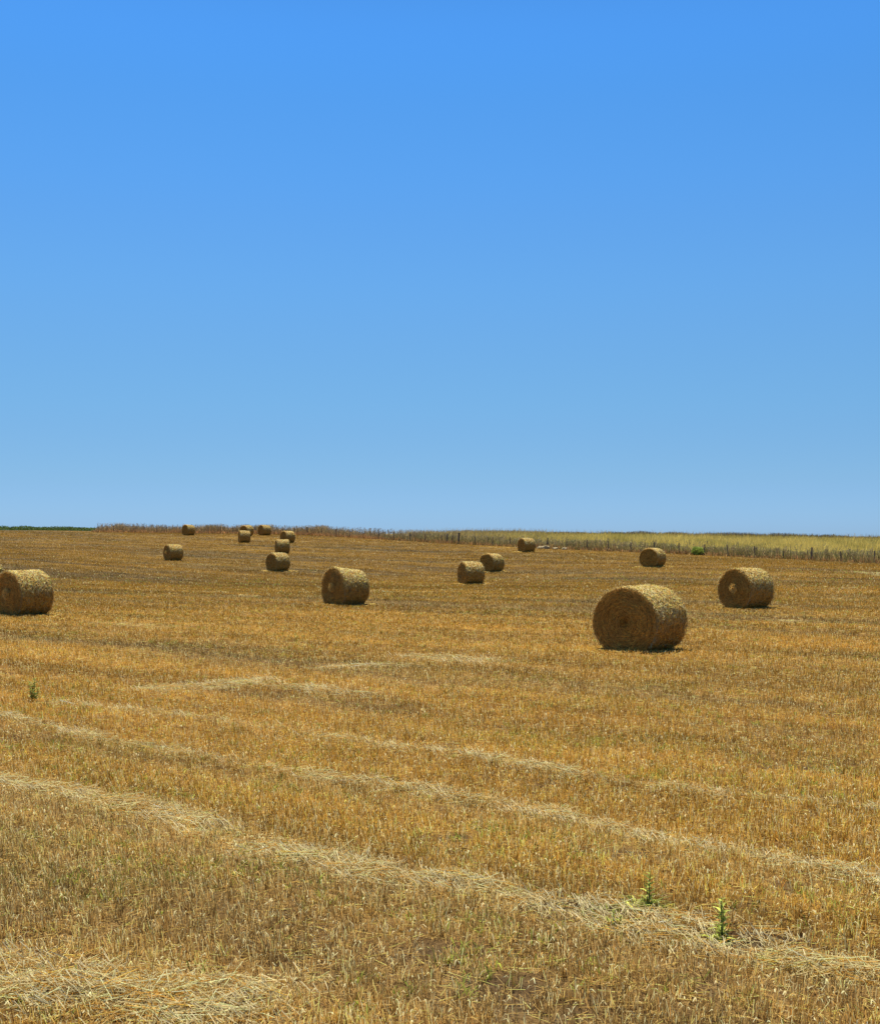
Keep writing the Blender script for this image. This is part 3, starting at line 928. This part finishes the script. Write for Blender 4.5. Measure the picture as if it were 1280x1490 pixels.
# tall seed heads / thistles sticking up
n = 3600
X, Y = strip_points(n, 0.5, 3.5, -57, 58)
sx = CX + X / Y * F
ok = rng.uniform(0, 1, n) < np.where(sx < 620, 0.75, 0.3)
X, Y = X[ok], Y[ok]; n = len(X)
h = rng.uniform(0.6, 1.5, n)
cc = np.array([[0.32, 0.25, 0.15]]) * np.exp(rng.normal(0, 0.3, (n, 1)))
parts.append(stalks(X, Y, h, rng.uniform(0.025, 0.04, n), cc, 0.12, 0.8))
zz = ground_z(X, Y)
for q in range(6):
    b = np.c_[X, Y, zz + h * rng.uniform(0.55, 1.0, n)]
    dr = rng.normal(0, 1, (n, 3)); dr[:, 2] = np.abs(dr[:, 2])
    dr /= np.linalg.norm(dr, axis=1)[:, None]
    parts.append(blades(b, b + dr * rng.uniform(0.08, 0.28, n)[:, None], rng.uniform(0.03, 0.06, n), cc, 0, 0.6))
V, Q, Cc = cat(parts)
o = mesh_np('fence_weeds', V, Q, M_WEED, colors=Cc)
tag(o, 'dry brown weeds and thistles crowding the foot of the wire fence', 'weeds', kind='stuff')

# brown weeds along the back fence on the right
n = 16000
X = rng.uniform(18, 100, n); Y = rng.uniform(206, 214.5, n)
pn = fbm(X * 0.35, Y * 0.1, 350, 3)
h = rng.uniform(0.4, 0.9, n) * (0.5 + 1.0 * pn) * (0.6 + 0.4 * sstep(18, 40, X))
col = np.where((rng.uniform(0, 1, n) < 0.7)[:, None], np.array([0.22, 0.16, 0.08]), np.array([0.16, 0.17, 0.06])) * np.exp(rng.normal(0, 0.35, n))[:, None]
V, Q, Cc = cat([stalks(X, Y, h, rng.uniform(0.04, 0.08, n), col, 0.3, 0.4)])
o = mesh_np('crest_weeds', V, Q, M_WEED, colors=Cc)
tag(o, 'dark brown weeds along the crest behind the yellow grass', 'weeds', kind='stuff')

# dark green low crop showing over the crest on the far left
n = 26000
X = rng.uniform(-125, -57, n); Y = rng.uniform(217, 226, n)
zz = ground_z(X, Y)
hh = (0.40 + 0.45 * vnoise(X * 0.9, Y * 0.3, 401)) * (1 - 0.35 * sstep(-68, -57, X))
c = np.c_[X, Y, zz + hh * rng.uniform(0, 1, n)]
dr = rng.normal(0, 1, (n, 3)); dr /= np.linalg.norm(dr, axis=1)[:, None]
V, Q, Cc = blades(c, c + dr * 0.16, rng.uniform(0.08, 0.16, n), np.array([[0.09, 0.14, 0.035]]) * np.exp(rng.normal(0, 0.35, (n, 1))), 0, 0.6)
o = mesh_np('green_crop', V, Q, M_GREEN, colors=Cc)
tag(o, 'dark green leafy crop just showing over the crest at the far left', 'crop', kind='stuff')

# ------------------------------------------------------------------ green shrub by the fence
def leaf_cloud(cx, cy, cz, rx, ry, rz, n, size, colr, seed):
    r_ = np.random.default_rng(seed)
    d = r_.normal(0, 1, (n, 3)); d /= np.linalg.norm(d, axis=1)[:, None]
    rad = r_.uniform(0.35, 1.0, n) ** 0.6
    lump = 0.75 + 0.5 * vnoise(d[:, 0] * 2.3 + 5, d[:, 2] * 2.3 + d[:, 1] * 1.7 + 5, seed)
    p = d * (rad * lump)[:, None] * np.array([rx, ry, rz]) + np.array([cx, cy, cz])
    p[:, 2] = np.maximum(p[:, 2], 0.02)
    e = r_.normal(0, 1, (n, 3)); e /= np.linalg.norm(e, axis=1)[:, None]
    return blades(p, p + e * size, r_.uniform(0.5, 0.9, n) * size, np.array([colr]) * np.exp(r_.normal(0, 0.3, (n, 1))), 0, 0.4)
sx_, sy_ = on_fence(1017)
sx_, sy_ = sx_ - 0.3, sy_ - 0.35
sz_ = float(ground_z(sx_, sy_)[0])
root = empty('shrub', (sx_, sy_, sz_))
tag(root, 'small bright green shrub growing at the foot of the fence behind a bale', 'shrub')
V, Q, Cc = leaf_cloud(0, 0, 0.42, 0.72, 0.5, 0.42, 1500, 0.10, (0.32, 0.40, 0.08), 5)
mesh_np('foliage', V, Q, M_GREEN, root, colors=Cc)
bb = np.zeros((7, 3)) + np.array([0, 0, -0.05])
tt = np.array([[math.cos(a) * 0.45, math.sin(a) * 0.3, 0.5] for a in np.linspace(0, 2 * PI, 7, endpoint=False)])
V, Q, Cc = blades(bb, tt, np.full(7, 0.03), np.full((7, 3), 0.12), 3, 0.5)
mesh_np('stem', V, Q, M_WEED, root, colors=Cc)

# ------------------------------------------------------------------ pale stones heaped by the fence
def stone_mat():
    m, t, N, L = new_mat('pale_field_stone')
    out = N.new('ShaderNodeOutputMaterial'); pr = N.new('ShaderNodeBsdfPrincipled'); pr.inputs['Roughness'].default_value = 0.9
    tc = N.new('ShaderNodeTexCoord'); n_ = N.new('ShaderNodeTexNoise'); n_.inputs['Scale'].default_value = 6; n_.inputs['Detail'].default_value = 6
    L.new(tc.outputs['Object'], n_.inputs[0])
    r = N.new('ShaderNodeValToRGB')
    r.color_ramp.elements[0].color = (0.22, 0.16, 0.08, 1); r.color_ramp.elements[1].color = (0.46, 0.37, 0.21, 1)
    L.new(n_.outputs[0], r.inputs[0]); L.new(r.outputs[0], pr.inputs['Base Color']); L.new(pr.outputs[0], out.inputs[0])
    return m
M_STONE = stone_mat()
import bmesh
stone_lab = ['largest pale stone at the foot of the fence beside the far bale', 'flat pale stone right of the largest one at the fence foot',
             'small pale stone furthest right of the heap by the fence', 'low pale stone just left of the largest one, next to the bale']
for i, (px, dyf, s) in enumerate([(792, -1.3, (0.55, 0.4, 0.34)), (806, -1.5, (0.5, 0.35, 0.2)), (819, -1.4, (0.35, 0.3, 0.22)), (784.5, -1.2, (0.4, 0.35, 0.22))]):
    x, y = on_fence(px); y += dyf
    bm = bmesh.new(); bmesh.ops.create_icosphere(bm, subdivisions=3, radius=1.0)
    for v_ in bm.verts:
        q = v_.co
        k = 1 + 0.35 * (float(fbm(np.array([q.x * 1.6 + i * 7 + 20]), np.array([q.y * 1.6 + q.z * 1.3 + 20]), 500 + i, 3)[0]) - 0.5) * 2
        v_.co = Vector((q.x * s[0] * k, q.y * s[1] * k, max(q.z * s[2] * k, -0.08)))
    me = bpy.data.meshes.new('stone'); bm.to_mesh(me); bm.free(); me.materials.append(M_STONE)
    o = bpy.data.objects.new('stone', me); link(o)
    o.location = (x, y, float(ground_z(x, y)[0]) + 0.05); o.rotation_euler = (0, 0, i * 1.3)
    tag(o, stone_lab[i], 'stone', 'pale stones heaped at the foot of the fence')

# ------------------------------------------------------------------ upright green weeds standing in the stubble
def weed(px, py, h, label, spires, seed, low=0.0):
    r_ = np.random.default_rng(seed)
    x, y = px_at(px, py)
    root = empty('green_weed', (x, y, float(ground_z(x, y)[0])))
    tag(root, label, 'weed', 'green weeds standing in the stubble')
    st, lf = [], []
    for (ox, oy, hh) in spires:
        p = np.array([ox * 0.3, oy * 0.3, 0.0]); top = np.array([ox, oy, hh * h])
        st.append((p, top))
        m = int(22 * hh)
        for k in range(m):
            t = 0.12 + 0.88 * k / m
            c = p + (top - p) * t
            a = k * 2.4 + r_.uniform(-.3, .3)
            L = (0.085 * (1 - 0.6 * t) + 0.016) * r_.uniform(0.8, 1.2) * (h / 0.3)
            d = np.array([math.cos(a), math.sin(a), r_.uniform(0.2, 1.1)]); d /= np.linalg.norm(d)
            d2 = d + np.array([0, 0, -0.5]); d2 /= np.linalg.norm(d2)
            lf.append((c, d, d2, L * 0.5, L * 0.6, 0.021 * (h / 0.3)))
    for k in range(int(low)):
        a = r_.uniform(0, 2 * PI); d = np.array([math.cos(a), math.sin(a), r_.uniform(0.3, 1.2)]); d /= np.linalg.norm(d)
        d2 = d + np.array([0, 0, -0.6]); d2 /= np.linalg.norm(d2)
        L = r_.uniform(0.06, 0.15)
        lf.append((np.array([r_.normal(0, 0.05), r_.normal(0, 0.03), 0.0]), d, d2, L * 0.6, L * 0.6, 0.016))
    V, Q, Cc = blades(np.array([s[0] for s in st]), np.array([s[1] for s in st]), np.full(len(st), 0.010), np.array([[0.16, 0.22, 0.06]]) * np.ones((len(st), 1)), 3, 0.5)
    mesh_np('stem', V, Q, M_GREEN, root, colors=Cc)
    A = [np.array([l[i] for l in lf]) for i in range(6)]
    cc = np.array([[0.42, 0.46, 0.10]]) * np.exp(r_.normal(0, 0.35, (len(lf), 1)))
    V, Q, Cc = bent(A[0], A[1], A[2], A[3], A[4], A[5], cc)
    mesh_np('leaves', V, Q, M_GREEN, root, colors=Cc)
weed(48, 1021, 0.36, 'lone green weed standing in the stubble near the left edge', [(0.03, 0, 1.0), (-0.05, 0.01, 0.85), (0.085, 0.02, 0.6), (-0.01, 0.02, 0.7)], 1)
weed(943, 1325, 0.25, 'green weed with yellowish leaves round its foot beside a bare patch of soil', [(0.01, 0, 1.0), (-0.01, 0.02, 0.6)], 2, 60)
weed(1049, 1366, 0.26, 'slim green weed on the right, rightmost of those beside the pale straw', [(0.0, 0, 1.0), (0.015, 0.01, 0.75)], 3, 26)
weed(892, 1356, 0.13, 'smallest green weed, just below the bare patch of soil', [(0.0, 0, 1.0), (0.05, 0.0, 0.7), (-0.04, 0.01, 0.6)], 4, 18)
